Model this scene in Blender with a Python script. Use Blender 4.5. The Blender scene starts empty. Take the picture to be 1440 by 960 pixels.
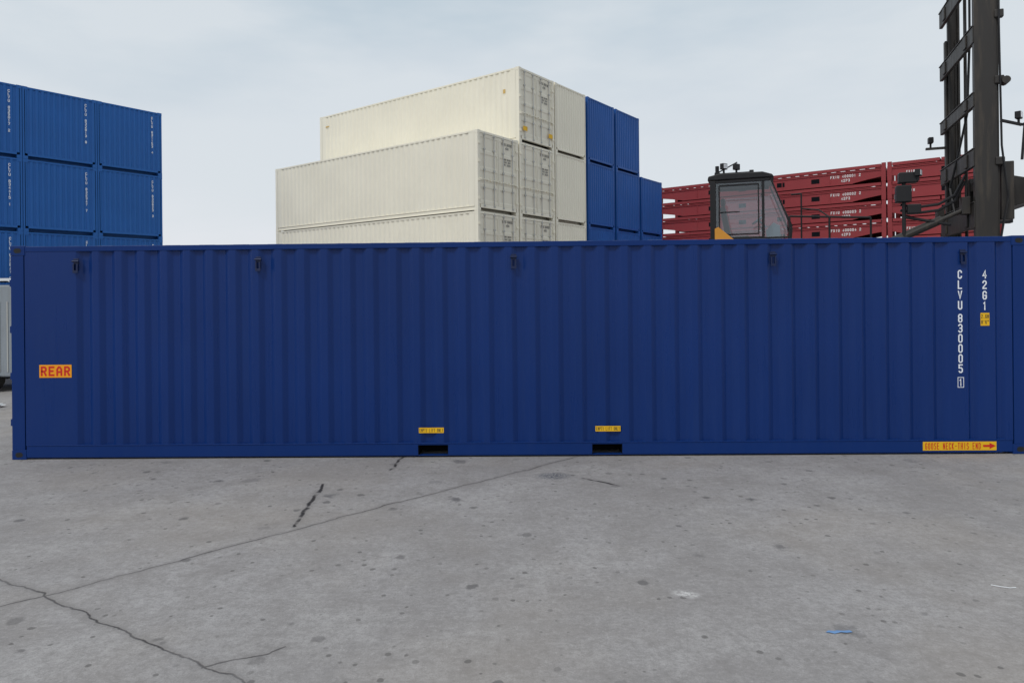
import bpy, bmesh, math, random
from mathutils import Vector, Matrix
random.seed(4)
sc = bpy.context.scene
COL = sc.collection
sc.view_settings.view_transform = 'Standard'
sc.view_settings.look = 'None'
sc.view_settings.exposure = 0

# ------------------------------------------------------------ node helpers
def new_mat(name):
    m = bpy.data.materials.new(name); m.use_nodes = True
    nt = m.node_tree
    b = nt.nodes["Principled BSDF"]
    return m, nt, b
def lk(nt, a, b): nt.links.new(a, b)
def math_n(nt, op, a, b=None, clamp=False):
    n = nt.nodes.new('ShaderNodeMath'); n.operation = op; n.use_clamp = clamp
    for i, v in enumerate((a, b)):
        if v is None: continue
        if isinstance(v, (int, float)): n.inputs[i].default_value = v
        else: lk(nt, v, n.inputs[i])
    return n.outputs[0]
def vmath(nt, op, a, b=None, scale=None):
    n = nt.nodes.new('ShaderNodeVectorMath'); n.operation = op
    for i, v in enumerate((a, b)):
        if v is None: continue
        if isinstance(v, (tuple, list)): n.inputs[i].default_value = v
        else: lk(nt, v, n.inputs[i])
    if scale is not None:
        if isinstance(scale, (int, float)): n.inputs['Scale'].default_value = scale
        else: lk(nt, scale, n.inputs['Scale'])
    return n.outputs['Value'] if op in ('DOT_PRODUCT', 'LENGTH', 'DISTANCE') else n.outputs[0]
def mixc(nt, fac, a, b, mode='MIX'):
    n = nt.nodes.new('ShaderNodeMix'); n.data_type = 'RGBA'; n.blend_type = mode
    for s, v in ((n.inputs[0], fac), (n.inputs[6], a), (n.inputs[7], b)):
        if isinstance(v, (int, float)): s.default_value = v
        elif isinstance(v, (tuple, list)): s.default_value = (*v[:3], 1)
        else: lk(nt, v, s)
    return n.outputs[2]
def maprange(nt, v, a, b, c, d, smooth=False):
    n = nt.nodes.new('ShaderNodeMapRange')
    if smooth: n.interpolation_type = 'SMOOTHSTEP'
    lk(nt, v, n.inputs[0])
    for i, x in enumerate((a, b, c, d)): n.inputs[i+1].default_value = x
    return n.outputs[0]
def noise(nt, vec, scale, detail=4, rough=.5, sc3=None):
    if sc3:
        mp = nt.nodes.new('ShaderNodeMapping'); mp.inputs['Scale'].default_value = sc3
        lk(nt, vec, mp.inputs[0]); vec = mp.outputs[0]
    n = nt.nodes.new('ShaderNodeTexNoise')
    n.inputs['Scale'].default_value = scale; n.inputs['Detail'].default_value = detail
    n.inputs['Roughness'].default_value = rough
    lk(nt, vec, n.inputs['Vector'])
    return n.outputs[0]

def paint(name, col, rough=.42, dirt=.25, dirtcol=(.25,.23,.2), spec=.4, bump=.0, var=.06):
    m, nt, b = new_mat(name)
    tc = nt.nodes.new('ShaderNodeTexCoord').outputs['Object']
    inf = nt.nodes.new('ShaderNodeObjectInfo')
    off = vmath(nt, 'SCALE', inf.outputs['Location'], scale=.37)
    v = vmath(nt, 'ADD', tc, off)
    big = noise(nt, v, .6, 2)
    st = noise(nt, v, 3.0, 4, .6, (3, 3, .35))
    c1 = mixc(nt, maprange(nt, big, .3, .7, 0, 1), tuple(x*(1-var) for x in col), tuple(min(1, x*(1+var)) for x in col))
    f = maprange(nt, st, .52, .8, 0, dirt)
    c2 = mixc(nt, f, c1, dirtcol)
    lk(nt, c2, b.inputs['Base Color'])
    r = maprange(nt, st, .3, .8, rough-.06, rough+.16)
    lk(nt, r, b.inputs['Roughness'])
    b.inputs['Specular IOR Level'].default_value = spec
    if bump:
        bn = nt.nodes.new('ShaderNodeBump'); bn.inputs['Strength'].default_value = bump; bn.inputs['Distance'].default_value = .02
        lk(nt, noise(nt, v, 2.2, 2), bn.inputs['Height']); lk(nt, bn.outputs[0], b.inputs['Normal'])
    return m

NAVY = paint('navy_paint', (.0040, .0280, .148), .38, .06, (.03,.07,.18), .18, .06, .06)
NAVY2 = paint('navy_wall_paint', (.0040, .0275, .146), .30, .06, (.03,.07,.18), .24, .08, .07)
BLUE = paint('blue_paint', (.014, .108, .37), .45, .10, (.10,.2,.38), .3)
BLUE2 = paint('deep_blue_paint', (.012, .090, .34), .45, .10, (.10,.18,.34), .3)
CREAM = paint('cream_paint', (.83, .79, .665), .5, .08, (.62,.56,.44), .3, var=.03)
CREAMD = paint('cream_paint_worn', (.78, .74, .62), .5, .14, (.50,.44,.34), .3, var=.03)
RED = paint('oxide_red_paint', (.275, .042, .048), .6, .30, (.18,.085,.08), .22)
MASTM = paint('greasy_mast_steel', (.028, .025, .023), .5, .6, (.10,.08,.06), .4)
BLACKM = paint('black_machine_paint', (.012, .012, .014), .45, .25, (.06,.055,.05), .3)
ORANGE = paint('orange_machine_paint', (.62, .27, .03), .4, .2, (.25,.15,.06), .4)
WHITEP = paint('white_paint', (.72, .74, .76), .4, .15, (.4,.38,.35), .4)
GREYP = paint('grey_metal', (.26, .29, .32), .5, .3, (.15,.14,.13), .4)
TYRE = paint('tyre_rubber', (.02, .02, .02), .8, .4, (.1,.09,.08), .2)
GASKET_SHADE = paint('gasket_and_hole_shade', (.012, .012, .012), .7, .1)  # black for door rubber and for the painted shade of casting holes
GASKG = paint('grey_gasket', (.14, .13, .115), .7, .1)
DARK = paint('painted_interior_shade', (.006, .007, .01), .8, .1, (.02,.02,.02), .1)  # near-black paint standing in for shade inside pockets and under the floor
ZINC = paint('galvanised_steel', (.45, .45, .43), .4, .3, (.3,.25,.2), .4)
YEL = paint('yellow_sticker', (.80, .46, .012), .5, .06, (.6,.3,.05), .3)
ORS = paint('orange_sticker', (.86, .34, .010), .5, .06, (.6,.3,.05), .3)
REDINK = paint('red_ink', (.58, .018, .010), .5, .0)
WHITEINK = paint('white_lettering', (.80, .83, .88), .5, .0)
WHITEDULL = paint('worn_white_lettering', (.76, .72, .72), .6, .3, (.5,.35,.35))
BLKINK = paint('black_lettering', (.02, .02, .02), .5, .0)
GREYINK = paint('grey_lettering', (.16, .155, .15), .5, .0)
BLUESCRAP = paint('pale_blue_plastic', (.14, .27, .50), .5, .1)
GLASS, nt, b = new_mat('cab_glass')
tr = nt.nodes.new('ShaderNodeBsdfTransparent'); tr.inputs[0].default_value = (.74, .82, .85, 1)
gl = nt.nodes.new('ShaderNodeBsdfGlossy'); gl.inputs['Roughness'].default_value = .03; gl.inputs[0].default_value=(.85,.92,.97,1)
lw = nt.nodes.new('ShaderNodeLayerWeight'); lw.inputs[0].default_value = .35
ms = nt.nodes.new('ShaderNodeMixShader'); lk(nt, maprange(nt, lw.outputs['Facing'], 0, 1, .11, .6), ms.inputs[0]); lk(nt, tr.outputs[0], ms.inputs[1]); lk(nt, gl.outputs[0], ms.inputs[2])
lk(nt, ms.outputs[0], nt.nodes['Material Output'].inputs[0])
LAMPG = paint('lamp_glass', (.8, .82, .85), .15, .0, spec=.8)

# ------------------------------------------------------------ mesh helpers
def box(bm, x0, x1, y0, y1, z0, z1):
    vs = [bm.verts.new((x, y, z)) for z in (z0, z1) for y in (y0, y1) for x in (x0, x1)]
    for f in ((0,2,3,1),(4,5,7,6),(0,1,5,4),(2,6,7,3),(0,4,6,2),(1,3,7,5)):
        bm.faces.new([vs[i] for i in f])
def quad(bm, pts): bm.faces.new([bm.verts.new(p) for p in pts])
def beam(bm, p, q, w, h=None):
    h = h or w
    p, q = Vector(p), Vector(q); d = q-p; d.normalize()
    up = Vector((0,0,1)) if abs(d.z) < .95 else Vector((1,0,0))
    s = d.cross(up).normalized(); u = s.cross(d)
    vs = []
    for c in (p, q):
        for a, bb in ((-1,-1),(1,-1),(1,1),(-1,1)):
            vs.append(bm.verts.new(c + s*a*w/2 + u*bb*h/2))
    for f in ((0,1,2,3),(7,6,5,4),(0,4,5,1),(1,5,6,2),(2,6,7,3),(3,7,4,0)):
        bm.faces.new([vs[i] for i in f])
def rod(bm, p, q, r, seg=10):
    p, q = Vector(p), Vector(q); d = q-p
    M = Matrix.Translation((p+q)/2) @ d.to_track_quat('Z', 'Y').to_matrix().to_4x4()
    bmesh.ops.create_cone(bm, cap_ends=True, segments=seg, radius1=r, radius2=r, depth=d.length, matrix=M)
def prism(bm, pts, y0, y1):
    a = [bm.verts.new((x, y0, z)) for x, z in pts]; c = [bm.verts.new((x, y1, z)) for x, z in pts]
    bm.faces.new(a); bm.faces.new(c[::-1])
    n = len(pts)
    for i in range(n):
        bm.faces.new((a[i], c[i], c[(i+1) % n], a[(i+1) % n]))
def mesh(name, fn, mat, recalc=True):
    bm = bmesh.new(); fn(bm)
    if recalc: bmesh.ops.recalc_face_normals(bm, faces=bm.faces)
    me = bpy.data.meshes.new(name); bm.to_mesh(me); bm.free()
    me.materials.append(mat)
    return me
def obj(name, data, parent=None, loc=(0,0,0), rot=(0,0,0), label=None, bevel=0):
    o = bpy.data.objects.new(name, data); COL.objects.link(o)
    o.location = loc; o.rotation_euler = rot
    if parent: o.parent = parent
    if label: o["label"] = label
    if bevel:
        md = o.modifiers.new('b', 'BEVEL'); md.width = bevel; md.segments = 2; md.limit_method = 'ANGLE'
    return o
def thing(name, loc, rz, label, cat, group=None):
    e = bpy.data.objects.new(name, None); COL.objects.link(e)
    e.location = loc; e.rotation_euler = (0, 0, rz); e.empty_display_size = .3
    e["label"] = label; e["category"] = cat
    if group: e["group"] = group
    return e
# ---- block stroke lettering (glyph box 1 wide, 2 high)
k = .28
OCT = [(k,0),(1-k,0),(1,k),(1,2-k),(1-k,2),(k,2),(0,2-k),(0,k),'c']
G = {
 '0':[OCT],'O':[OCT],'Q':[OCT,[(.6,.4),(1,0)]],
 'C':[[(1,.45),(1,k),(1-k,0),(k,0),(0,k),(0,2-k),(k,2),(1-k,2),(1,2-k),(1,1.55)]],
 'G':[[(.55,.95),(1,.95),(1,k),(1-k,0),(k,0),(0,k),(0,2-k),(k,2),(1-k,2),(1,2-k),(1,1.55)]],
 'L':[[(0,2),(0,0),(1,0)]], 'V':[[(0,2),(.5,0),(1,2)]],
 'U':[[(0,2),(0,k),(k,0),(1-k,0),(1,k),(1,2)]],
 '8':[[(k,0),(1-k,0),(1,k),(1,.8),(.8,1.03),(1,1.25),(1,2-k),(1-k,2),(k,2),(0,2-k),(0,1.25),(.2,1.03),(0,.8),(0,k),'c'],[(.2,1.03),(.8,1.03)]],
 '3':[[(0,k),(k,0),(1-k,0),(1,k),(1,.8),(.8,1.03),(1,1.25),(1,2-k),(1-k,2),(k,2),(0,2-k)],[(.4,1.03),(.8,1.03)]],
 '5':[[(0,k),(k,0),(1-k,0),(1,k),(1,.9),(1-k,1.18),(0,1.18),(0,2),(1,2)]],
 '6':[[(0,.95),(k,1.15),(1-k,1.15),(1,.9),(1,k),(1-k,0),(k,0),(0,k),(0,2-k),(k,2),(1-k,2),(1,2-k)]],
 '9':[[(1,1.05),(1-k,.85),(k,.85),(0,1.1),(0,2-k),(k,2),(1-k,2),(1,2-k),(1,k),(1-k,0),(k,0),(0,k)]],
 '1':[[(.22,1.65),(.5,2),(.5,0)]], 'I':[[(.5,0),(.5,2)]],
 '4':[[(.75,0),(.75,2),(0,.6),(1,.6)]],
 '2':[[(0,1.55),(0,2-k),(k,2),(1-k,2),(1,2-k),(1,1.3),(0,.25),(0,0),(1,0)]],
 '7':[[(0,2),(1,2),(.35,0)]],
 'R':[[(0,0),(0,2),(1-k,2),(1,2-k),(1,1.2),(1-k,.95),(.02,.95)],[(.55,.95),(1,0)]],
 'P':[[(0,0),(0,2),(1-k,2),(1,2-k),(1,1.2),(1-k,.95),(.02,.95)]],
 'E':[[(1,0),(0,0),(0,2),(1,2)],[(0,1.03),(.8,1.03)]], 'F':[[(0,0),(0,2),(1,2)],[(0,1.03),(.8,1.03)]],
 'A':[[(0,0),(0,1.45),(.35,2),(.65,2),(1,1.45),(1,0)],[(0,.8),(1,.8)]],
 'S':[[(0,k),(k,0),(1-k,0),(1,k),(1,.75),(.8,1),(.2,1.05),(0,1.3),(0,2-k),(k,2),(1-k,2),(1,2-k)]],
 'N':[[(0,0),(0,2)],[(0,1.95),(1,.05)],[(1,0),(1,2)]], 'K':[[(0,0),(0,2)],[(1,2),(.1,1),(1,0)]],
 'T':[[(.5,0),(.5,2)],[(0,2),(1,2)]], 'H':[[(0,0),(0,2)],[(1,0),(1,2)],[(0,1),(1,1)]],
 'D':[[(0,0),(1-k,0),(1,k),(1,2-k),(1-k,2),(0,2),'c']],
 'M':[[(0,0),(0,2)],[(0,1.95),(.5,.9),(1,1.95)],[(1,2),(1,0)]], 'Y':[[(0,2),(.5,1),(1,2)],[(.5,1),(.5,0)]],
 'X':[[(0,0),(1,2)],[(0,2),(1,0)]], 'B':[OCT,[(0,1),(1,1)]],
 '-':[[(.1,1),(.9,1)]], '.':[[(.5,0),(.5,.25)]], "'":[[(.5,1.5),(.5,2)]], '"':[[(.25,1.5),(.25,2)],[(.75,1.5),(.75,2)]],
}
def stroke(bm, pts, t, z):
    closed = pts[-1] == 'c'
    P = [Vector(p) for p in pts if p != 'c']; n = len(P)
    Ls, Rs = [], []
    for i, p in enumerate(P):
        a_ = P[i-1] if (i > 0 or closed) else None
        c_ = P[(i+1) % n] if (i < n-1 or closed) else None
        d1 = (p-a_).normalized() if a_ is not None else None
        d2 = (c_-p).normalized() if c_ is not None else None
        if d1 is None: d1 = d2; p = p - d2*t*.45
        if d2 is None: d2 = d1; p = p + d1*t*.45
        n1 = Vector((-d1.y, d1.x)); n2 = Vector((-d2.y, d2.x))
        m = (n1+n2)
        m = m.normalized() if m.length > .05 else n1
        s = min(1.6, 1/max(.3, m.dot(n1)))
        Ls.append(p + m*t/2*s); Rs.append(p - m*t/2*s)
    lv = [bm.verts.new((v.x, v.y, z)) for v in Ls]; rv = [bm.verts.new((v.x, v.y, z)) for v in Rs]
    for i in range(n if closed else n-1):
        j = (i+1) % n
        bm.faces.new((rv[i], rv[j], lv[j], lv[i]))
def letters(body, cap, mat, wr=.52, t=.15, gap=.45, lead=1.45, vertical=0, extra=None):
    bm = bmesh.new(); w_ = cap*wr
    lines = list(body) if vertical else body.split('\n')
    tt = cap*t
    for li, ln in enumerate(lines):
        tot = len(ln)*w_ + (len(ln)-1)*w_*gap
        for ci, ch in enumerate(ln):
            if ch not in G: continue
            x0 = -tot/2 + ci*w_*(1+gap)
            y0 = -li*(vertical or cap*lead)
            for si, s in enumerate(G[ch]):
                pts = [p if p == 'c' else (x0+tt/2+p[0]*(w_-tt), y0+tt/2+p[1]/2*(cap-tt)-cap/2) for p in s]
                stroke(bm, pts, tt, si*.00025)
    if not vertical:
        for v in bm.verts: v.co.y += (len(lines)-1)*cap*lead/2
    if extra: extra(bm)
    me = bpy.data.meshes.new('lettering'); bm.to_mesh(me); bm.free(); me.materials.append(mat)
    return me

W = 2.438; L = 12.192
# ------------------------------------------------------------ containers
def chamf(pts, c=.007):
    out = [pts[0]]
    for i in range(1, len(pts)-1):
        p = Vector(pts[i]); a = Vector(pts[i-1]); b2 = Vector(pts[i+1])
        out += [tuple(p + (a-p).normalized()*c), tuple(p + (b2-p).normalized()*c)]
    out.append(pts[-1]); return out
def corr_profile(x0, x1, lead, depth=.036):
    pts = [(x0, 0), (x0+lead, 0)]; x = x0+lead
    while x + .278 <= x1-.03:
        pts += [(x+.068, depth), (x+.138, depth), (x+.206, 0), (x+.278, 0)]; x += .278
    pts.append((x1, 0))
    return pts
def strip(bm, prof, z0, z1, fn):
    a = [bm.verts.new(fn(s, d, z0)) for s, d in prof]; c = [bm.verts.new(fn(s, d, z1)) for s, d in prof]
    for i in range(len(prof)-1): bm.faces.new((a[i], a[i+1], c[i+1], c[i]))

def container_meshes(kind, H, mat, detail, wallmat=None, doormat=None):
    R = {'kind': kind}
    wallmat = wallmat or mat; doormat = doormat or mat
    zb, zt = .172, H-.072
    if detail:
        D = .038
        pts = [(.17, 0), (.80, 0)]; x = .80
        for i in range(37):
            pts += [(x+.062, D), (x+.140, D), (x+.202, 0), (x+.278, 0)]; x += .278
        pts += [(x+.062,D),(x+.140,D),(x+.202,0), (11.50,0),(11.54,D),(11.58,D),(11.62,0),(11.82,0),(11.86,D),(11.90,D),(11.94,0),(12.02,0)]
        prof = chamf(pts, .005)
    else:
        prof = corr_profile(.17, L-.17, .25)
    R['side_near'] = mesh('side_wall', lambda bm: strip(bm, prof, zb, zt, lambda s, d, z: (s, .008+d, z)), wallmat, False)
    R['side_far'] = mesh('side_wall', lambda bm: strip(bm, [(s, d) for s, d in prof][::-1], zb, zt, lambda s, d, z: (s, W-.008-d, z)), wallmat, False)
    fp = [(.08, 0), (.11, 0)]; s = .11
    while s+.185 <= W-.10:
        fp += [(s+.035, .030), (s+.095, .030), (s+.130, 0), (s+.185, 0)]; s += .185
    fp.append((W-.08, 0))
    R['front'] = mesh('end_wall', lambda bm: strip(bm, fp, .20, H-.075, lambda s, d, z: (L-.006-d, s, z)), wallmat, False)
    rp = [(.2, 0), (.35, 0)]; s = .35
    while s+.42 < L-.2:
        rp += [(s+.05, -.02), (s+.19, -.02), (s+.24, 0), (s+.42, 0)]; s += .42
    rp.append((L-.2, 0))
    hi = .003 if detail else .0
    def roof(bm):
        rows = []
        for yy, kk in ((.03, -.012), (.10, 0), (W-.10, 0), (W-.03, -.012)):
            rows.append([bm.verts.new((s, yy, H-.004+hi+kk+(d if .05 < yy < W-.05 else d*.6))) for s, d in rp])
        for r0, r1 in zip(rows, rows[1:]):
            for i in range(len(rp)-1): bm.faces.new((r0[i], r0[i+1], r1[i+1], r1[i]))
    R['roof'] = mesh('roof', roof, mat, False)
    pk = [(5.12-.18, 5.12+.18), (7.21-.18, 7.21+.18)] if detail else []
    def frame(bm):
        e = .003
        for x0, x1, pw in ((e, .16, .10), (L-.16, L-e, .10 if detail else .06)):
            for y0, y1 in ((e, pw), (W-pw, W-e)):
                box(bm, x0, x1, y0, y1, .119, H-.119)
        for y0, y1 in ((e, .062), (W-.062, W-e)):
            box(bm, .179, L-.179, y0, y1, H-.072, H-.010)
            segs = [.179]+[v for p in pk for v in p]+[L-.179]
            for i in range(0, len(segs), 2):
                box(bm, segs[i], segs[i+1], y0, y1-.02, .028, .165)
            for p in pk: box(bm, p[0], p[1], y0, y1-.02, .148, .165)
            box(bm, .179, L-.179, y0-.006 if y0 < 1 else y0, y1 if y0 < 1 else y1+.006, .165, .177)
            box(bm, .179, L-.3, y0+.002, y1+.03, .020, .028)
        box(bm, e, .12, .163, W-.163, H-.09, H-.012); box(bm, e, .12, .163, W-.163, .12, .245)
        box(bm, L-.10, L-e, .163, W-.163, H-.07, H-.012); box(bm, L-.10, L-e, .163, W-.163, .12, .205)
        for i in range(30):
            xx = .35+i*.397
            if any(p[0]-.06 < xx < p[1]+.02 for p in pk): continue
            box(bm, xx, xx+.045, .07, W-.07, .03, .145)
    R['frame'] = mesh('frame', frame, mat)
    R['floor'] = mesh('floor', lambda bm: box(bm, .13, L-.13, .065, W-.065, .148, .176), DARK)
    R['cast'] = mesh('corner_casting', lambda bm: box(bm, 0, .178, 0, .162, 0, .118), mat)
    def slot(ax):
        def f(bm):
            n = 12; vs = []
            for i in range(n):
                a = 2*math.pi*i/n; u = .032*math.cos(a)+(.014 if math.cos(a) > 0 else -.014); v = .03*math.sin(a)
                vs.append(bm.verts.new((.089+u, -.0015, .059+v) if ax == 'y' else (-.0015, .081+u, .059+v)))
            bm.faces.new(vs)
        return f
    R['slots'] = [mesh('lashing_hole_shade', slot('y'), GASKET_SHADE, False), mesh('lashing_hole_shade', slot('x'), GASKET_SHADE, False)]  # flat black ovals paint the shade inside the casting holes
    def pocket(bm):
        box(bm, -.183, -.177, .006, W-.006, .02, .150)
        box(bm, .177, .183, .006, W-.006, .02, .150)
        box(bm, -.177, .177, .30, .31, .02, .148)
    R['pocket'] = mesh('forklift_pocket', pocket, DARK); R['pk'] = (5.12, 7.21)  # liner walls coloured dark to stand for shade in the pocket
    dw = (W-.20)/2; R['dw'] = dw
    def door(bm):
        z0, z1 = .255, H-.10; y0, y1 = .0, dw-.012
        fr = .06
        box(bm, .02, .075, y0, y0+fr, z0, z1); box(bm, .02, .075, y1-fr, y1, z0, z1)
        box(bm, .02, .075, y0+fr, y1-fr, z0, z0+fr); box(bm, .02, .075, y0+fr, y1-fr, z1-fr, z1)
        n = 4; hgt = (z1-z0-2*fr)/n; pr = [(z0+fr, 0)]
        for i in range(n):
            b0 = z0+fr+i*hgt
            pr += [(b0+.05, 0), (b0+.09, .018), (b0+hgt-.09, .018), (b0+hgt-.05, 0)]
        pr.append((z1-fr, 0))
        a = [bm.verts.new((.024+d, y0+fr, z)) for z, d in pr]; c = [bm.verts.new((.024+d, y1-fr, z)) for z, d in pr]
        for i in range(len(pr)-1): bm.faces.new((a[i], a[i+1], c[i+1], c[i]))
    R['door'] = mesh('door', door, doormat)
    def bar(bm):
        rod(bm, (-.004, 0, .17), (-.004, 0, H-.05), .017, 8)
        for z in (.2, .85, 1.5, H-.65, H-.12): box(bm, -.022, .02, -.045, .045, z-.03, z+.03)
    R['bar'] = mesh('locking_bar', bar, ZINC)
    def handle(bm):
        box(bm, -.032, -.020, -.03, .42, -.014, .014); box(bm, -.036, .01, .36, .42, -.04, .04); box(bm, -.036, .0, -.05, .04, -.035, .035)
    R['handle'] = mesh('handle', handle, ZINC if kind != 'cream' else doormat)
    def hinge(bm):
        box(bm, -.018, .015, -.07, .06, -.04, .04); rod(bm, (-.018, -.03, -.05), (-.018, -.03, .05), .012, 8)
    R['hinge'] = mesh('hinge', hinge, mat)
    R['gask'] = mesh('door_gasket', lambda bm: box(bm, .066, .072, .10, W-.10, .246, H-.092), GASKG if kind == 'cream' else GASKET_SHADE)
    R['H'] = H
    return R

def spawn(R, name, loc, rz, label, group, detail=False, doors=True, cat='shipping container'):
    H = R['H']
    e = thing(name, loc, rz, label, cat, group)
    obj('frame', R['frame'], e, bevel=.004 if detail else 0)
    obj('side_wall', R['side_near'], e); obj('side_wall', R['side_far'], e)
    obj('end_wall', R['front'], e); obj('roof', R['roof'], e); obj('floor', R['floor'], e)
    if detail:
        for x in R['pk']: obj('forklift_pocket', R['pocket'], e, (x, 0, 0))
    for sx, x in ((1, 0), (-1, L)):
        for sy, y in ((1, 0), (-1, W)):
            for top in (0, 1):
                c = obj('corner_casting', R['cast'], e, (x, y, H-.118 if top else 0), bevel=.006 if detail else 0)
                c.scale = (sx, sy, 1)
                if detail and y == 0:
                    for s in R['slots']: obj('lashing_hole_shade', s, c)
    obj('door_gasket', R['gask'], e)
    dw = R['dw']
    for kk in (0, 1):
        d = obj('door', R['door'], e, (0, .10+kk*(dw+.006), 0))
        if doors:
            for yy in (.27, .84):
                obj('locking_bar', R['bar'], d, (0, yy, 0))
                obj('handle', R['handle'], d, (0, yy-.2, 1.15))
            for q in range(4):
                h = obj('hinge', R['hinge'], d, (0, -.02 if kk == 0 else dw+.0, .45+q*(H-.9)/3))
                if kk: h.scale = (1, -1, 1)
    return e

Hs, Hh = 2.591, 2.896
main = container_meshes('navy', Hs, NAVY, True, NAVY2)
blue = container_meshes('blue', Hs, BLUE, False)
blueh = container_meshes('blue', Hh, BLUE2, False)
cream = container_meshes('cream', Hh, CREAM, False, None, CREAMD)

# ---- the big navy container
yaw = math.atan2(-.19, 12.19)
mc = spawn(main, 'shipping_container', (-6.085, 8.36, 0), yaw,
           'dark navy blue corrugated forty foot container standing on concrete', None, True)
RS = (math.radians(90), 0, 0)
def plate(w, h, mat=YEL):
    return mesh('sticker', lambda bm: box(bm, -w/2, w/2, -h/2, h/2, -.0012, .0012), mat)
def sticker(name, x, z, w, h, lines, y=.0055, label=None, mat=YEL):
    p = obj(name, plate(w, h, mat), mc, (x, y, z), RS, label)
    for me, dx, dz in lines: obj('lettering', me, p, (dx, dz, .0018))
    return p
sticker('warning_label', .540, 1.07, .395, .155, [(letters('REAR', .118, REDINK, .62, .19, .30), 0, 0)], label='orange label with red REAR lettering', mat=ORS)
for x, z in ((5.10, .325), (7.22, .332)):
    sticker('warning_label', x, z, .30, .064, [(letters('EMPTY LIFT ONLY', .042, BLKINK, .32, .10, .42), 0, 0)], label='small yellow EMPTY LIFT ONLY label')
g = sticker('warning_label', 11.385, .100, .865, .104, [(letters('GOOSE NECK-THIS END', .078, REDINK, .315, .105, .42), -.080, 0)], y=.0005, label='long yellow gooseneck label with red arrow', mat=YEL)
def arrow(bm):
    pts = [(-.075,-.013),(.0,-.013),(.0,-.036),(.075,0),(.0,.036),(.0,.013),(-.075,.013)]
    bm.faces.new([bm.verts.new((x, y, .0005)) for x, y in pts])
obj('arrow', mesh('arrow', arrow, REDINK, False), g, (.350, 0, .0018))
sticker('height_label', 11.700, 1.60, .104, .152, [(letters("2.6M\n8'6\"", .046, BLKINK, .38, .13, .35), 0, 0)], label='yellow height label')
NP = dict(wr=.50, t=.145)
obj('container_number', letters('CLVU', .103, WHITEINK, vertical=.122, **NP), mc, (11.41, .0060, 2.135), RS)
obj('container_number', letters('830005', .103, WHITEINK, vertical=.1195, **NP), mc, (11.41, .0060, 1.615), RS)
def frame1(bm):
    a, h, t = .037, .062, .007
    for q in ((-a,a,h-t,h),(-a,a,-h,-h+t),(-a,-a+t,-h+t,h-t),(a-t,a,-h+t,h-t)):
        quad(bm, [(q[0],q[2],0),(q[1],q[2],0),(q[1],q[3],0),(q[0],q[3],0)])
obj('check_digit', letters('1', .088, WHITEINK, extra=frame1, **NP), mc, (11.41, .006, .854), RS)
obj('size_code', letters('42G1', .103, WHITEINK, vertical=.125, **NP), mc, (11.700, .006, 2.135), RS)
def brk(bm):
    box(bm, -.032, .032, -.004, .008, -.02, .045)
    box(bm, -.032, -.014, -.022, .008, -.10, -.02); box(bm, .014, .032, -.022, .008, -.10, -.02)
    box(bm, -.032, .032, -.022, -.012, -.13, -.10)
    rod(bm, (-.042, -.014, .012), (.042, -.014, .012), .012, 8)
brm = mesh('bracket', brk, paint('bracket_paint', (.004, .013, .06), .45, .2, (.02,.02,.05)))
for X in (-5.29, -3.07, .01, 3.10, 5.34):
    obj('lashing_bracket', brm, mc, (X+6.10, -.002, 2.385), bevel=.002)

# ---- stacks
base = -.8
a = Vector((.616, .788)); l = Vector((-.788, .616))
def nums(i): return f'83{(17*i*i+211*i+37)%10000:04d}'
cnt = 0
def place(R, corner, level, door, label, group, a=a, l=l):
    H = R['H']; z = base + level*(H+.004)
    if door: o = corner + a*W; rz = math.atan2(l.y, l.x)
    else: o = corner + l*L; rz = math.atan2(-l.y, -l.x)
    return spawn(R, 'shipping_container', (o.x, o.y, z), rz, label, group, doors=door)
ROTF = (math.radians(90), 0, math.radians(90)); ROTD = (math.radians(90), 0, math.radians(-90))
PL = Vector((-14.37, 28.4))
for r in range(3):
    c = PL - a*(W + r*2.450)
    for lv in range(4):
        e = place(blue, c, lv, False, 'bright blue container with white number, corrugated end, in stack', 'blue containers stacked in the yard')
        cnt += 1
        if lv: obj('container_number', letters('CLVU '+nums(cnt)+' '+str(cnt % 10), .100, WHITEINK, wr=.62, t=.17, vertical=.116), e, (L-.003, 2.05, 2.32), ROTF)
PA = Vector((-1.18, 24.6))
a2 = Vector((.602, .7985)); l2 = Vector((-.7985, .602))
def doortext(e, H):
    obj('container_number', letters('CLVU '+nums(cnt)+'\n45G1', .095, GREYINK, .45, .2), e, (.018, .12+.55, H-.36), ROTD)
    obj('weight_table', letters('MAX 30480\nTARE 3900\nNET 26580', .07, GREYINK, .45, .2), e, (.018, .12+.55, H-.95), ROTD)
SD = (math.radians(90), 0, math.radians(180))
YELD = paint('faded_yellow_sticker', (.62, .42, .14), .5, .1)
for r, n in ((0, 3), (1, 4)):
    c = PA + a2*(r*2.53)
    for lv in range(n):
        cnt += 1
        e = place(cream, c, lv, True, 'cream forty foot container with closed double doors, in stack', 'cream containers stacked in the yard', a2, l2)
        if lv: doortext(e, Hh)
        if r == 1 and lv == 3:
            for yy in (.35, 2.12):
                obj('warning_label', plate(.28, .17), e, (-.038, W-yy, .55), ROTD)
            obj('height_label', plate(.12, .16, YELD), e, (.72, W+.001, 2.05), SD)
            obj('warning_label', plate(.26, .06, YELD), e, (11.6, W+.001, 2.35), SD)
c = PA + a2*(2*2.53)
for lv in range(4):
    place(cream, c, lv, False, 'cream container showing its plain corrugated end, in stack', 'cream containers stacked in the yard', a2, l2)
for r, n in ((0, 4), (1, 4), (2, 3)):
    c = PA + a2*(3*2.53+.10+r*2.62)
    for lv in range(n):
        place(blueh, c, lv, False, 'blue container with corrugated end, stacked beside cream containers', 'blue containers stacked beside cream ones', a2, l2)

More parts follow.
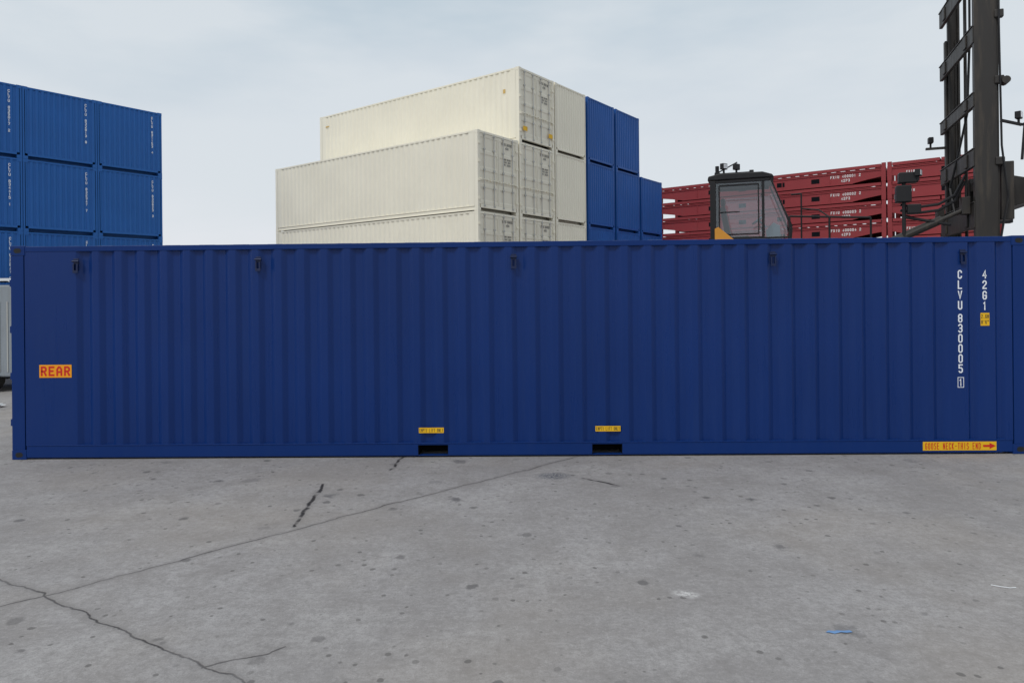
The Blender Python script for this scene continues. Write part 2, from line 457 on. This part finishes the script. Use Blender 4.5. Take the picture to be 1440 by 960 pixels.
# ------------------------------------------------------------ flat racks
th_front = math.atan2(-.616, .788)
def rack_meshes(LL, pitch):
    h = pitch-.015
    R = {}
    def deckf(bm):
        for y0, y1 in ((0, .10), (W-.10, W)):
            box(bm, .2, LL-.2, y0, y1, h*.62, h*.67)
            box(bm, .2, LL-.2, y0+.01, y1, h*.70, h*.745)
            m_ = min(1.5, LL*.22)
            pts = [(.2, h*.30), (m_*.55, h*.20), (m_, h*.06), (LL-m_, h*.06), (LL-m_*.55, h*.20), (LL-.2, h*.30), (LL-.2, h*.62), (.2, h*.62)]
            prism(bm, pts, y0+.035, y1-.03)
            box(bm, m_, LL-m_, y0, y1, 0.0, h*.06)
            for s in (0, 1):
                X = (lambda x: LL-x) if s else (lambda x: x)
                beam(bm, (X(.2), y0+.05, h*.28), (X(m_*.55), y0+.05, h*.18), .1, .03); beam(bm, (X(m_*.55), y0+.05, h*.18), (X(m_), y0+.05, h*.04), .1, .03)
            kk = 2.4
            while kk < LL-2.3: box(bm, kk, kk+.03, y0+.01, y1-.01, h*.06, h*.62); kk += 2.4
        box(bm, .2, LL-.2, .06, W-.06, h*.50, h*.70)
    R['deck'] = mesh('deck', deckf, RED)
    def cst(x0, y0):
        def f(bm):
            box(bm, x0, x0+.2, y0, y0+.17, 0, h*.76)
            box(bm, x0+.01, x0+.19, y0+.01, y0+.16, h*.76, h+.013)
        return f
    R['cast'] = [mesh('corner_post', cst(x0, y0), RED) for x0 in (0, LL-.2) for y0 in (0, W-.17)]
    ew = LL/2-.25
    def endw(bm):
        box(bm, 0, ew, 0.01, .14, h*.79, h*.96); box(bm, 0, ew, W-.14, W-.01, h*.79, h*.96)
        box(bm, 0, .15, .14, W-.14, h*.80, h*.95); box(bm, ew-.15, ew, .14, W-.14, h*.80, h*.95)
        n = 12
        for q in range(n): box(bm, .2+q*(ew-.4)/n, .3+q*(ew-.4)/n, .14, W-.14, h*.80, h*.9)
    R['endw'] = mesh('folded_end_wall', endw, RED)
    R['slot'] = mesh('forklift_pocket', lambda bm: box(bm, -.2, .2, .026, .040, h*.22, h*.48), DARK)  # flat dark plate, the shade of a pocket opening put into colour
    R['sx'] = [3.3, 5.05, 7.14, 8.9] if LL > 8 else [LL*.55]
    R['L'] = LL
    return R
P = Vector((18.5, 34.0)); pitch = .915
RA = rack_meshes(12.19, pitch); RB = rack_meshes(4.5, pitch)
for bay, (RR, o) in enumerate(((RA, P + l*12.19), (RB, P - l*.06))):
    for q in range(10):
        e = thing('flat_rack', (o.x, o.y, base+q*pitch), th_front, 'red folded flat rack container in a tall stack', 'flat rack', 'red flat racks stacked in the yard')
        obj('deck', RR['deck'], e)
        for m_ in RR['cast']: obj('corner_post', m_, e)
        for x in RR['sx']: obj('forklift_pocket', RR['slot'], e, (x, 0, 0))
        obj('folded_end_wall', RR['endw'], e, (.22, 0, 0)); w2 = obj('folded_end_wall', RR['endw'], e, (RR['L']-.22, 0, 0)); w2.scale = (-1, 1, 1)
        if q >= 5:
            if bay == 0:
                obj('container_number', letters('FXIU 40000%d 2\n42P3' % (9-q+1), .145, WHITEDULL, .55, .18, .4, 1.5), e, (10.35, .016, pitch*.35), RS)
            else:
                obj('container_number', letters('FXIU', .12, WHITEDULL, .55, .2), e, (1.0, .016, pitch*.38), RS)

# ------------------------------------------------------------ container handler truck
hd = math.radians(-20)
T = thing('container_handler', (5.65, 16.5, base), hd, 'dark container handler truck with cab and tall lifting mast', 'forklift truck')
def chassis(bm):
    prism(bm, [(-3.6,.7),(-3.6,2.1),(-2.9,2.5),(-1.2,2.55),(1.2,2.55),(3.6,2.2),(4.0,1.7),(4.0,.7)], -1.3, 1.3)
    box(bm, 2.6, 4.2, -1.9, 1.9, .9, 1.5)
obj('chassis', mesh('chassis', chassis, BLACKM), T, bevel=.03)
obj('counterweight', mesh('counterweight', lambda bm: prism(bm, [(-4.3,.8),(-4.3,2.0),(-3.9,2.5),(-3.62,2.5),(-3.62,.8)], -1.5, 1.5), ORANGE), T, bevel=.05)
obj('engine_cover', mesh('engine_cover', lambda bm: prism(bm, [(-3.4,2.61),(-3.3,3.2),(-1.3,3.3),(-1.1,2.61)], -1.0, 1.0), ORANGE), T, bevel=.05)
wm = mesh('tyre', lambda bm: rod(bm, (0,-.3,0), (0,.3,0), .85, 28), TYRE); rm = mesh('rim', lambda bm: rod(bm, (0,-.31,0), (0,.31,0), .42, 20), ORANGE)
for x, y in ((3.2, 1.95), (3.2, -1.95), (-2.8, 1.65), (-2.8, -1.65)):
    w = obj('wheel', wm, T, (x, y, .85)); obj('rim', rm, w)
CW = .68
cab = obj('cab', mesh('cab_floor', lambda bm: (box(bm, -.78, .95, -CW, CW, 3.3, 3.75), box(bm, -.6, .8, -.6, .6, 2.56, 3.3)), BLACKM), T, label='black enclosed operator cab with large windows')
def cabf(bm):
    for s in (-1, 1):
        y = s*CW
        beam(bm, (-.74, y, 3.75), (-.74, y, 5.36), .10, .13)
        beam(bm, (.36, y, 3.75), (.36, y, 5.36), .05, .06)
        beam(bm, (.92, y, 3.75), (.96, y, 4.2), .04, .045)
        beam(bm, (.96, y, 4.2), (.52, y, 5.36), .035, .035)
        beam(bm, (-.67, y, 4.00), (.33, y, 4.00), .05, .08)
        beam(bm, (.39, y, 4.00), (.93, y, 4.00), .04, .04)
        beam(bm, (-.67, y, 5.33), (.50, y, 5.33), .07, .06)
    beam(bm, (.96, -CW, 4.2), (.96, CW, 4.2), .04, .04)
    beam(bm, (.95, -CW, 3.78), (.95, CW, 3.78), .05, .05)
    beam(bm, (-.76, -CW, 3.95), (-.76, CW, 3.95), .06, .3)
obj('cab_frame', mesh('cab_frame', cabf, BLACKM), cab, bevel=.008)
obj('cab_roof', mesh('cab_roof', lambda bm: prism(bm, [(-.86,5.37),(-.84,5.47),(-.6,5.52),(.35,5.51),(.56,5.44),(.60,5.37)], -CW-.06, CW+.06), BLACKM), cab, bevel=.02)
for s in (-1, 1):
    y = s*CW
    obj('window', mesh('window', lambda bm: quad(bm, [(-.68,y,4.04),(.33,y,4.04),(.33,y,5.30),(-.68,y,5.30)]), GLASS, False), cab)
    obj('window', mesh('window', lambda bm: quad(bm, [(.39,y,4.02),(.92,y,4.02),(.94,y,4.2),(.53,y,5.30),(.39,y,5.30)]), GLASS, False), cab)
obj('windscreen', mesh('windscreen', lambda bm: quad(bm, [(.96,-CW+.03,4.22),(.96,CW-.03,4.22),(.53,CW-.03,5.33),(.53,-CW+.03,5.33)]), GLASS, False), cab)
obj('window', mesh('rear_window', lambda bm: quad(bm, [(-.76,-CW+.05,4.1),(-.76,CW-.05,4.1),(-.76,CW-.05,5.3),(-.76,-CW+.05,5.3)]), GLASS, False), cab)
def doorf(bm):
    y = -CW-.035
    for p, q in (((-.60,4.10),(-.60,5.24)), ((-.60,5.24),(.26,5.24)), ((.26,5.24),(.26,4.10)), ((.26,4.10),(-.60,4.10))):
        beam(bm, (p[0], y, p[1]), (q[0], y, q[1]), .03, .03)
    beam(bm, (-.60, y, 4.62), (-.15, y, 4.62), .02, .02)
obj('door', mesh('door_frame', doorf, BLACKM), cab)
def seat(bm):
    box(bm, -.45, .05, -.25, .25, 3.95, 4.1); prism(bm, [(-.5,4.1),(-.62,4.8),(-.5,4.82),(-.36,4.1)], -.24, .24); box(bm, -.60,-.5,-.13,.13,4.84,5.02)
obj('seat', mesh('seat', seat, BLACKM), cab, bevel=.03)
def console(bm):
    prism(bm, [(.45,3.75),(.42,4.2),(.58,4.38),(.72,4.3),(.75,3.75)], -.3, .3); rod(bm, (.42,0,4.3), (.25,0,4.48), .02)
    bmesh.ops.create_cone(bm, cap_ends=True, segments=16, radius1=.17, radius2=.17, depth=.03, matrix=Matrix.Translation((.25,0,4.48)) @ Matrix.Rotation(math.radians(-35),4,'Y'))
obj('steering_console', mesh('console', console, GREYP), cab)
obj('side_panel', mesh('panel', lambda bm: prism(bm, [(-.70,3.76),(-.70,4.24),(-.62,4.28),(-.28,3.98),(-.28,3.76)], -CW-.12, -CW-.076), ORANGE), cab, label='orange sloping panel beside the cab door')
def lampb(bm):
    box(bm, -.05, .05, -.08, .08, 0, .14); box(bm, -.02, .02, -.02, .02, -.10, 0)
lb = mesh('lamp_housing', lampb, BLACKM); lg = mesh('lamp_glass', lambda bm: box(bm, .051, .058, -.065, .065, .02, .12), LAMPG)
def lamp(parent, x, y, z, rz=0):
    o = obj('work_lamp', lb, parent, (x, y, z), (0, 0, rz), bevel=.01); obj('lamp_glass', lg, o); return o
lamp(cab, -.50, -.55, 5.64, -.6); lamp(cab, -.22, -.5, 5.62, 2.6); lamp(cab, .1, .5, 5.62)
obj('beacon_lamp', mesh('beacon', lambda bm: (rod(bm, (0,0,0), (0,0,.10), .06, 14), rod(bm, (0,0,.10), (0,0,.25), .045, 14)), BLACKM), cab, (-.66, -.35, 5.51))
obj('roof_rack', mesh('rack', lambda bm: [beam(bm, (-.7, y, 5.55), (.15, y, 5.55), .03) for y in (-.5, .5)] + [beam(bm, (x, -.5, 5.55), (x, .5, 5.55), .03) for x in (-.7, .1)] + [beam(bm, (-.7,-.5,5.55),(-.2,-.5,5.80),.025)], BLACKM), cab)
obj('wiper', mesh('wiper', lambda bm: (beam(bm, (1.0,0,4.3), (.80,-.2,4.75), .015), beam(bm, (.90,-.3,4.5), (.68,-.15,5.0), .015)), BLACKM), cab)
def rails(bm):
    y = -1.1
    rod(bm, (.9, y, 4.42), (2.5, y, 4.32), .022); rod(bm, (.9, y, 2.5), (.9, y, 4.42), .022); rod(bm, (2.5, y, 2.2), (2.5, y, 4.32), .022)
    rod(bm, (1.7, y, 2.3), (1.7, y, 4.37), .022); rod(bm, (1.16, -.75, 3.8), (1.16, -.75, 4.95), .018); rod(bm,(.95,-.7,4.95),(1.16,-.75,4.95),.018)
    rod(bm, (1.16,-.75,4.62),(1.5,-.95,4.55),.016); rod(bm, (1.5,-.95,4.55),(1.7,-1.1,4.37),.016)
obj('handrail', mesh('handrail', rails, BLACKM), T)

MX = 4.57; HW = 1.36
mast = obj('mast', mesh('mast_base', lambda bm: box(bm, MX-.3, MX+.3, -1.2, 1.2, .5, 1.1), MASTM), T, label='tall dark greasy steel lifting mast')
def chan(bm, x0, x1, y, s, z0, z1, t=.04, fl=.12):
    box(bm, x0, x1, y-t/2, y+t/2, z0, z1)
    ya, yb = sorted((y-s*t/2, y-s*fl))
    box(bm, x0, x0+t, ya, yb, z0, z1); box(bm, x1-t, x1, ya, yb, z0, z1)
for s, wd in ((-1, .38), (1, .24)):
    obj('mast_rail', mesh('mast_rail', lambda bm: chan(bm, MX-wd/2-.05, MX+wd/2-.05, s*HW, s, .6, 8.6), MASTM), mast, label='outer mast rail')
    obj('mast_rail', mesh('mast_rail', lambda bm: chan(bm, MX-wd/2+.0, MX+wd/2+.0, s*(HW-.07), s, 1.0, 13.5, fl=.09), MASTM), mast, label='inner mast rail')
for z, h in ((9.10,.34), (7.85,.32), (6.55,.26), (5.40,.34), (10.6,.3), (4.25,.5)):
    def cb(bm):
        box(bm, MX-.26, MX-.19, -HW, HW, z-h/2, z+h/2)
        box(bm, MX-.28, MX-.12, -HW, HW, z+h/2, z+h/2+.025)
        for yy in (-.85, .85): box(bm, MX-.29, MX-.26, yy-.1, yy+.1, z-h*.4, z+h*.4)
    obj('cross_beam', mesh('cross_beam', cb, MASTM), mast, bevel=.01)
for y in (.30, .40):
    obj('lift_chain', mesh('lift_chain', lambda bm: rod(bm, (MX+.02, y, 1), (MX+.02, y, 12.5), .022, 6), MASTM), mast)
obj('lift_cylinder', mesh('lift_cylinder', lambda bm: (rod(bm, (MX-.05, -.86, 1), (MX-.05, -.86, 7.4), .07, 12), rod(bm, (MX-.05, -.86, 7.4), (MX-.05, -.86, 12.5), .04, 12)), MASTM), mast)
for z in (8.2, 6.9, 5.3):
    obj('bracket', mesh('bracket', lambda bm: (box(bm, MX+.10, MX+.26, -HW-.06, -HW+.05, z-.08, z+.08)), MASTM), mast, bevel=.02)
for z in (6.85,):
    obj('roller', mesh('roller', lambda bm: rod(bm, (MX+.28,-HW-.10,z+.02), (MX+.28,-HW+.1,z+.02), .075, 12), MASTM), mast)
obj('bracket', mesh('bracket', lambda bm: box(bm, MX-.56, MX-.16, HW-.04, HW+.04, 6.10, 6.15), MASTM), mast)
lamp(mast, MX-.46, HW, 6.25)
def poly(bm, pts, r):
    for p, q in zip(pts, pts[1:]): rod(bm, p, q, r, 6)
obj('hydraulic_hose', mesh('hose', lambda bm: poly(bm, [Vector((MX+.15,-HW-.05,3.6)), Vector((MX+.30,-HW-.06,4.6)), Vector((MX+.20,-HW-.06,5.6)), Vector((MX+.17,-HW-.06,8)), Vector((MX+.17,-HW-.06,12.6))], .02), BLACKM), mast)
obj('hydraulic_hose', mesh('hose', lambda bm: poly(bm, [Vector((MX-.1,-.55,12.6)), Vector((MX-.1,-.5,8)), Vector((MX-.12,-.35,6.5)), Vector((MX-.25,-.1,5.6)), Vector((MX-.35,.1,5.0)), Vector((MX-.3,-.1,4.4))], .024), BLACKM), mast)
for o2 in (0, .12):
    obj('hydraulic_hose', mesh('hose', lambda bm: poly(bm, [Vector((MX-.3,-.9,5.0+o2)), Vector((MX-.5,-.95,4.6+o2)), Vector((MX-.8,-1.0,4.42+o2)), Vector((MX-1.2,-1.0,4.38+o2)), Vector((MX-1.5,-1.0,4.45+o2))], .028), BLACKM), mast)
for y in (-1.05, 1.05):
    obj('tilt_cylinder', mesh('tilt', lambda bm: (rod(bm, (MX-2.2, y, 3.55), (MX-.75, y, 4.22), .085, 12), rod(bm, (MX-.75, y, 4.22), (MX-.25, y, 4.45), .045, 10)), MASTM), mast)
    obj('bracket', mesh('bracket', lambda bm: box(bm, MX-.42, MX-.27, y-.12, y+.12, 4.30, 4.65), MASTM), mast, bevel=.01)
def lpost(bm):
    beam(bm, (MX-1.45,-1.1,2.2), (MX-1.45,-1.1,5.20), .07); box(bm, MX-1.60, MX-1.32, -1.22, -.98, 4.60, 4.95)
    box(bm, MX-1.55, MX-1.20, -1.2, -.98, 5.00, 5.22); beam(bm, (MX-1.45,-1.1,4.3), (MX-.6,-1.1,4.1), .06)
    box(bm, MX-1.40, MX-1.15, -1.22, -1.0, 4.35, 4.55)
obj('lamp_post', mesh('lamp_post', lpost, BLACKM), T, bevel=.02)
lamp(T, MX-1.20, -1.2, 5.12, -.4)
car = obj('carriage', mesh('carriage', lambda bm: (box(bm, MX+.24, MX+.40, -1.25, 1.25, 4.2, 4.40), box(bm, MX+.24, MX+.40, -1.25, 1.25, 5.0, 5.2),
      box(bm, MX+.22, MX+.44, -1.3, -.95, 4.15, 5.3), box(bm, MX+.22, MX+.44, .95, 1.3, 4.15, 5.3), prism(bm, [(MX+.42,4.4),(MX+1.0,4.6),(MX+1.0,4.95),(MX+.42,5.1)], -.9, .9)), MASTM), T, bevel=.015)
sp = obj('spreader', mesh('spreader', lambda bm: (box(bm, MX+.95, MX+1.30, -3.0, 3.0, 4.62, 4.95), box(bm, MX+1.0, MX+1.25, -3.14, 3.14, 4.66, 4.90),
      box(bm, MX+.6, MX+1.7, -3.4, -3.15, 4.45, 4.95), box(bm, MX+.6, MX+1.7, 3.15, 3.4, 4.45, 4.95)), BLACKM), T, bevel=.02)
def lampArm(bm):
    beam(bm, (MX+.2, -HW, 6.10), (MX+.55, -HW, 5.98), .05); beam(bm, (MX+.55,-HW,5.98),(MX+1.0,-HW,6.12),.05)
    beam(bm, (MX+.6,-HW,5.98),(MX+.55,-HW,5.3),.04)
obj('lamp_arm', mesh('lamp_arm', lampArm, BLACKM), mast)
lamp(mast, MX+.50, -HW, 6.1, -.5); lamp(mast, MX+.72, -HW, 6.15, -.9)

# ------------------------------------------------------------ white van at the far edge
V = thing('parked_van', (-19.62, 20.6, base), 0, 'white and grey delivery van parked behind the containers', 'van')
obj('body', mesh('body', lambda bm: prism(bm, [(0,.45),(0,2.9),(.15,3.15),(.4,3.2),(4.6,3.2),(4.85,3.1),(4.95,2.8),(4.98,.45)], 0, 2.0), GREYP), V, bevel=.05)
obj('roof', mesh('roof', lambda bm: prism(bm, [(.3,3.205),(.4,3.32),(4.55,3.32),(4.9,3.12),(4.99,2.75),(5.02,2.75),(4.97,3.2),(4.6,3.4),(.3,3.4)], -.02, 2.02), WHITEP), V)
def ribs(bm):
    for q in range(20): box(bm, .2+q*.24, .23+q*.24, -.02, .0, .6, 2.7)
obj('side_panel', mesh('side_panel', ribs, ZINC), V)
vw = mesh('wheel', lambda bm: rod(bm, (0,-.12,0), (0,.12,0), .4, 20), TYRE)
vr = mesh('rim', lambda bm: rod(bm, (0,-.13,0), (0,.13,0), .22, 14), ZINC)
for x in (.9, 3.9):
    for y in (.1, 1.9):
        w = obj('wheel', vw, V, (x, y, .4)); obj('rim', vr, w)
obj('bumper', mesh('bumper', lambda bm: box(bm, 4.98, 5.1, .05, 1.95, .45, .7), BLACKM), V)
def crump(r, fl):
    def f(bm):
        bmesh.ops.create_icosphere(bm, subdivisions=3, radius=r)
        for v in bm.verts:
            v.co *= random.uniform(.75, 1.15); v.co.z *= fl; v.co.z += r*fl*.8; v.co.x *= 1.3
    return f
pb = obj('plastic_sheet', mesh('sheet', crump(.3, .22), WHITEP), None, (-13.45, 17.6, base)); pb["label"] = 'crumpled white plastic sheet lying on the ground'; pb["category"] = 'litter'
def scrap(bm):
    pts = [(-.075,.0),(-.05,.022),(-.02,.012),(.0,.03),(.03,.015),(.07,.02),(.08,-.002),(.04,-.018),(.01,-.008),(-.03,-.024),(-.055,-.012)]
    vs = [bm.verts.new((x, y, .003+.003*abs(math.sin(i*2.1)))) for i, (x, y) in enumerate(pts)]
    c = bm.verts.new((0,0,.008))
    for i in range(len(vs)): bm.faces.new((vs[i], c, vs[(i+1) % len(vs)]))
o = obj('plastic_scrap', mesh('scrap', scrap, BLUESCRAP), None, (1.84, 3.92, 0)); o.scale = (1, .75, 1)
o["label"] = 'small torn pale blue plastic scrap lying on concrete'; o["category"] = 'litter'
def string(bm):
    pts = [Vector((.0,.03,.004)), Vector((.04,-.005,.006)), Vector((.09,-.02,.004)), Vector((.13,-.018,.006))]
    for p, q in zip(pts, pts[1:]): rod(bm, p, q, .0028, 6)
st = obj('string', mesh('string', string, WHITEP), None, (3.13, 4.5, 0)); st["label"] = 'short piece of white string lying on concrete'; st["category"] = 'litter'

# ------------------------------------------------------------ ground
GM, nt, b = new_mat('worn_concrete')
pos = nt.nodes.new('ShaderNodeNewGeometry').outputs['Position']
flat = vmath(nt, 'MULTIPLY', pos, (1, 1, 0))
nzc = nt.nodes.new('ShaderNodeTexNoise'); nzc.inputs['Scale'].default_value = 3.5; nzc.inputs['Detail'].default_value = 5; lk(nt, flat, nzc.inputs['Vector'])
wob = vmath(nt, 'SCALE', vmath(nt, 'SUBTRACT', nzc.outputs['Color'], (.5,.5,.5)), scale=.13)
wp = vmath(nt, 'MULTIPLY', vmath(nt, 'ADD', flat, wob), (1,1,0))
def segd(A, B):
    A = Vector((*A, 0)); B = Vector((*B, 0)); D = B-A
    pa = vmath(nt, 'SUBTRACT', wp, tuple(A))
    t = math_n(nt, 'DIVIDE', vmath(nt, 'DOT_PRODUCT', pa, tuple(D)), D.length_squared, True)
    pr = vmath(nt, 'SCALE', tuple(D), scale=t)
    return vmath(nt, 'LENGTH', vmath(nt, 'SUBTRACT', pa, pr))
def mind(segs):
    r = None
    for A, B in segs:
        d = segd(A, B); r = d if r is None else math_n(nt, 'MINIMUM', r, d)
    return r
thin = mind([((-6.2,6.35),(-3.59,4.805)), ((-3.59,4.805),(-3.06,4.498)), ((-3.06,4.498),(-2.43,4.096)), ((-2.43,4.096),(-1.375,3.46)), ((-1.375,3.46),(.6,2.1)), ((-1.62,3.60),(-1.28,3.80))])
joint = mind([((-4.6,3.3),(-3.06,4.498)), ((-3.06,4.498),(-2.30,5.27)), ((-2.30,5.27),(-1.09,6.48)), ((-1.09,6.48),(.475,7.97)), ((.475,7.97),(2.2,9.6))])
thick = mind([((-1.974,7.15),(-1.87,5.83)), ((-1.32,8.5),(-1.37,7.7)), ((.73,7.28),(1.08,6.97))])
n1 = noise(nt, flat, .55, 5, .55); n2 = noise(nt, flat, 2.6, 6, .62); n3 = noise(nt, flat, 14, 6, .72); n4 = noise(nt, flat, 110, 3, .7)
n5 = noise(nt, vmath(nt, 'ADD', flat, (31, 7, 0)), 1.15, 5, .6)
n6 = noise(nt, vmath(nt, 'ADD', flat, (11, 47, 0)), 38, 4, .7)
col = mixc(nt, maprange(nt, n1, .38, .62, 0, 1), (.315,.299,.295), (.395,.380,.380))
col = mixc(nt, maprange(nt, n2, .42, .68, 0, .7), col, (.245,.230,.226))
col = mixc(nt, maprange(nt, n5, .52, .64, 0, .42), col, (.46,.445,.44))
col = mixc(nt, maprange(nt, n3, .42, .7, 0, .75), col, (.22,.208,.203))
col = mixc(nt, maprange(nt, n3, .40, .28, 0, .5), col, (.48,.465,.46))
col = mixc(nt, maprange(nt, n6, .50, .72, 0, .7), col, (.20,.19,.185))
col = mixc(nt, maprange(nt, n6, .42, .28, 0, .5), col, (.50,.48,.475))
col = mixc(nt, maprange(nt, n4, .4, .7, .0, .5), col, (.20,.19,.185))
warm = noise(nt, vmath(nt, 'ADD', flat, (3, 90, 0)), .4, 4)
col = mixc(nt, maprange(nt, warm, .5, .68, 0, .28), col, (.33,.285,.235))
nzc2 = nt.nodes.new('ShaderNodeTexNoise'); nzc2.inputs['Scale'].default_value = 9; nzc2.inputs['Detail'].default_value = 5; nzc2.inputs['Roughness'].default_value = .7; lk(nt, flat, nzc2.inputs['Vector'])
def spots(scale, thr, rmax, seed):
    dd = vmath(nt, 'SCALE', vmath(nt, 'SUBTRACT', nzc2.outputs['Color'], (.5,.5,.5)), scale=.42/scale)
    q = vmath(nt, 'ADD', vmath(nt, 'ADD', flat, dd), (seed, seed*1.7, 0))
    v = nt.nodes.new('ShaderNodeTexVoronoi'); v.inputs['Scale'].default_value = scale; lk(nt, vmath(nt,'MULTIPLY',q,(1,1,0)), v.inputs['Vector'])
    sp2 = nt.nodes.new('ShaderNodeSeparateColor'); lk(nt, v.outputs['Color'], sp2.inputs[0])
    on = maprange(nt, sp2.outputs[0], thr, 1.0, 0, 1)
    on = math_n(nt, 'MULTIPLY', math_n(nt, 'GREATER_THAN', sp2.outputs[0], thr), math_n(nt, 'ADD', on, .35), True)
    rad = math_n(nt, 'MULTIPLY', sp2.outputs[1], rmax)
    e = math_n(nt, 'SUBTRACT', rad, v.outputs['Distance'])
    return math_n(nt, 'MULTIPLY', maprange(nt, e, -.03, .05, 0, 1, True), on)
s1 = spots(1.5, .25, .18, 5); s2 = spots(4.2, .30, .21, 11); s3 = spots(12, .45, .27, 23)
col = mixc(nt, math_n(nt, 'MULTIPLY', s1, .8), col, (.090,.087,.092))
col = mixc(nt, math_n(nt, 'MULTIPLY', s2, .7), col, (.105,.10,.10))
col = mixc(nt, math_n(nt, 'MULTIPLY', s3, .68), col, (.10,.094,.09))
def blot(c, r, colr, amt, colin, st=(1,1,1)):
    d = vmath(nt, 'LENGTH', vmath(nt, 'MULTIPLY', vmath(nt, 'SUBTRACT', wp, (*c, 0)), st))
    m2 = maprange(nt, d, r*.3, r, 1, 0, True)
    m2 = math_n(nt, 'MULTIPLY', m2, maprange(nt, n6, .40, .58, 0, amt))
    return mixc(nt, m2, colin, colr)
col = blot((1.10, 4.44), .12, (.66,.65,.64), .8, col, (1,1.6,1))
col = blot((.42, 7.38), .24, (.07,.08,.10), .95, col, (1,1.4,1))
dk = maprange(nt, n2, .3, .6, .35, .9)
mt = math_n(nt, 'MULTIPLY', maprange(nt, thin, .001, .011, 1, 0, True), dk)
mj = math_n(nt, 'MULTIPLY', maprange(nt, joint, .001, .013, 1, 0, True), maprange(nt, n5, .35, .6, .45, .85))
mk = math_n(nt, 'MULTIPLY', maprange(nt, thick, .008, .026, 1, 0, True), maprange(nt, noise(nt, flat, 6.5, 4), .42, .52, .12, 1))
halo = maprange(nt, math_n(nt, 'MINIMUM', thin, math_n(nt, 'MINIMUM', thick, joint)), .0, .07, .38, 0, True)
col = mixc(nt, halo, col, (.18,.168,.165))
crack = math_n(nt, 'MAXIMUM', mt, math_n(nt, 'MAXIMUM', mj, mk))
col = mixc(nt, crack, col, (.035,.032,.032))
lk(nt, col, b.inputs['Base Color'])
lk(nt, maprange(nt, n2, .3, .7, .62, .9), b.inputs['Roughness']); b.inputs['Specular IOR Level'].default_value = .3
hgt = math_n(nt, 'ADD', math_n(nt, 'MULTIPLY', n3, .5), math_n(nt, 'MULTIPLY', n4, .25))
hgt = math_n(nt, 'SUBTRACT', hgt, crack)
bn = nt.nodes.new('ShaderNodeBump'); bn.inputs['Strength'].default_value = .5; bn.inputs['Distance'].default_value = .012
lk(nt, hgt, bn.inputs['Height']); lk(nt, bn.outputs[0], b.inputs['Normal'])
def gnd(bm):
    ys = [(-400, 0), (11.0, 0), (11.6, -.08), (12.8, -.72), (13.4, -.8), (900, -.8)]
    rows = [[bm.verts.new((x, y, z)) for x in (-900, 0, 900)] for y, z in ys]
    for r0, r1 in zip(rows, rows[1:]):
        for i in range(2): bm.faces.new((r0[i], r0[i+1], r1[i+1], r1[i]))
go = obj('ground', mesh('ground', gnd, GM, False)); go["kind"] = 'structure'

# ------------------------------------------------------------ world, sun, camera
SE, SA = 50, 218
w = bpy.data.worlds.new("World"); sc.world = w; w.use_nodes = True
nt = w.node_tree; bg = nt.nodes['Background']
sky = nt.nodes.new('ShaderNodeTexSky'); sky.sky_type = 'NISHITA'; sky.sun_disc = False
sky.sun_elevation = math.radians(SE); sky.sun_rotation = math.radians(SA); sky.dust_density = 3
tc = nt.nodes.new('ShaderNodeTexCoord').outputs['Generated']
sx = nt.nodes.new('ShaderNodeSeparateXYZ'); lk(nt, tc, sx.inputs[0])
n = noise(nt, tc, 1.6, 5, .5, (1, 1, 4.5))
nB = noise(nt, tc, 1.7, 5, .55, (1, 1, 3.2))
el = math_n(nt, 'ADD', sx.outputs['Z'], math_n(nt, 'MULTIPLY', math_n(nt, 'SUBTRACT', n, .5), .22))
cr = nt.nodes.new('ShaderNodeValToRGB'); lk(nt, el, cr.inputs[0])
e = cr.color_ramp.elements
e[0].position = 0.0; e[0].color = (.84, .85, .89, 1)
e[1].position = 1.0; e[1].color = (.70, .76, .82, 1)
for p, c in ((.10, (.82,.84,.89,1)), (.20, (.72,.765,.82,1)), (.36, (.56,.655,.73,1)), (.6, (.60,.68,.74,1))):
    q = e.new(p); q.color = c
cl = mixc(nt, maprange(nt, nB, .42, .60, 0, .85), cr.outputs[0], (.74,.79,.83))
cl10 = vmath(nt, 'SCALE', cl, scale=10.0)
mx = mixc(nt, .92, sky.outputs[0], cl10)
lk(nt, mx, bg.inputs[0]); bg.inputs[1].default_value = .1
sl = bpy.data.lights.new('sun', 'SUN'); sl.energy = 1.35; sl.angle = math.radians(12); sl.color = (1, .96, .9)
so = bpy.data.objects.new('sun', sl); COL.objects.link(so)
el_, az = math.radians(SE), math.radians(SA)
dv = Vector((math.sin(az)*math.cos(el_), math.cos(az)*math.cos(el_), math.sin(el_)))
so.rotation_euler = dv.to_track_quat('Z', 'Y').to_euler()
cam = bpy.data.cameras.new('camera'); co = bpy.data.objects.new('camera', cam); COL.objects.link(co)
cam.sensor_width = 36; cam.lens = 969/1440*36; cam.shift_y = -64/1440; cam.clip_end = 3000; cam.clip_start = .05
co.location = (0, 0, 1.93); co.rotation_euler = (math.radians(90), math.radians(.54), 0)
sc.camera = co
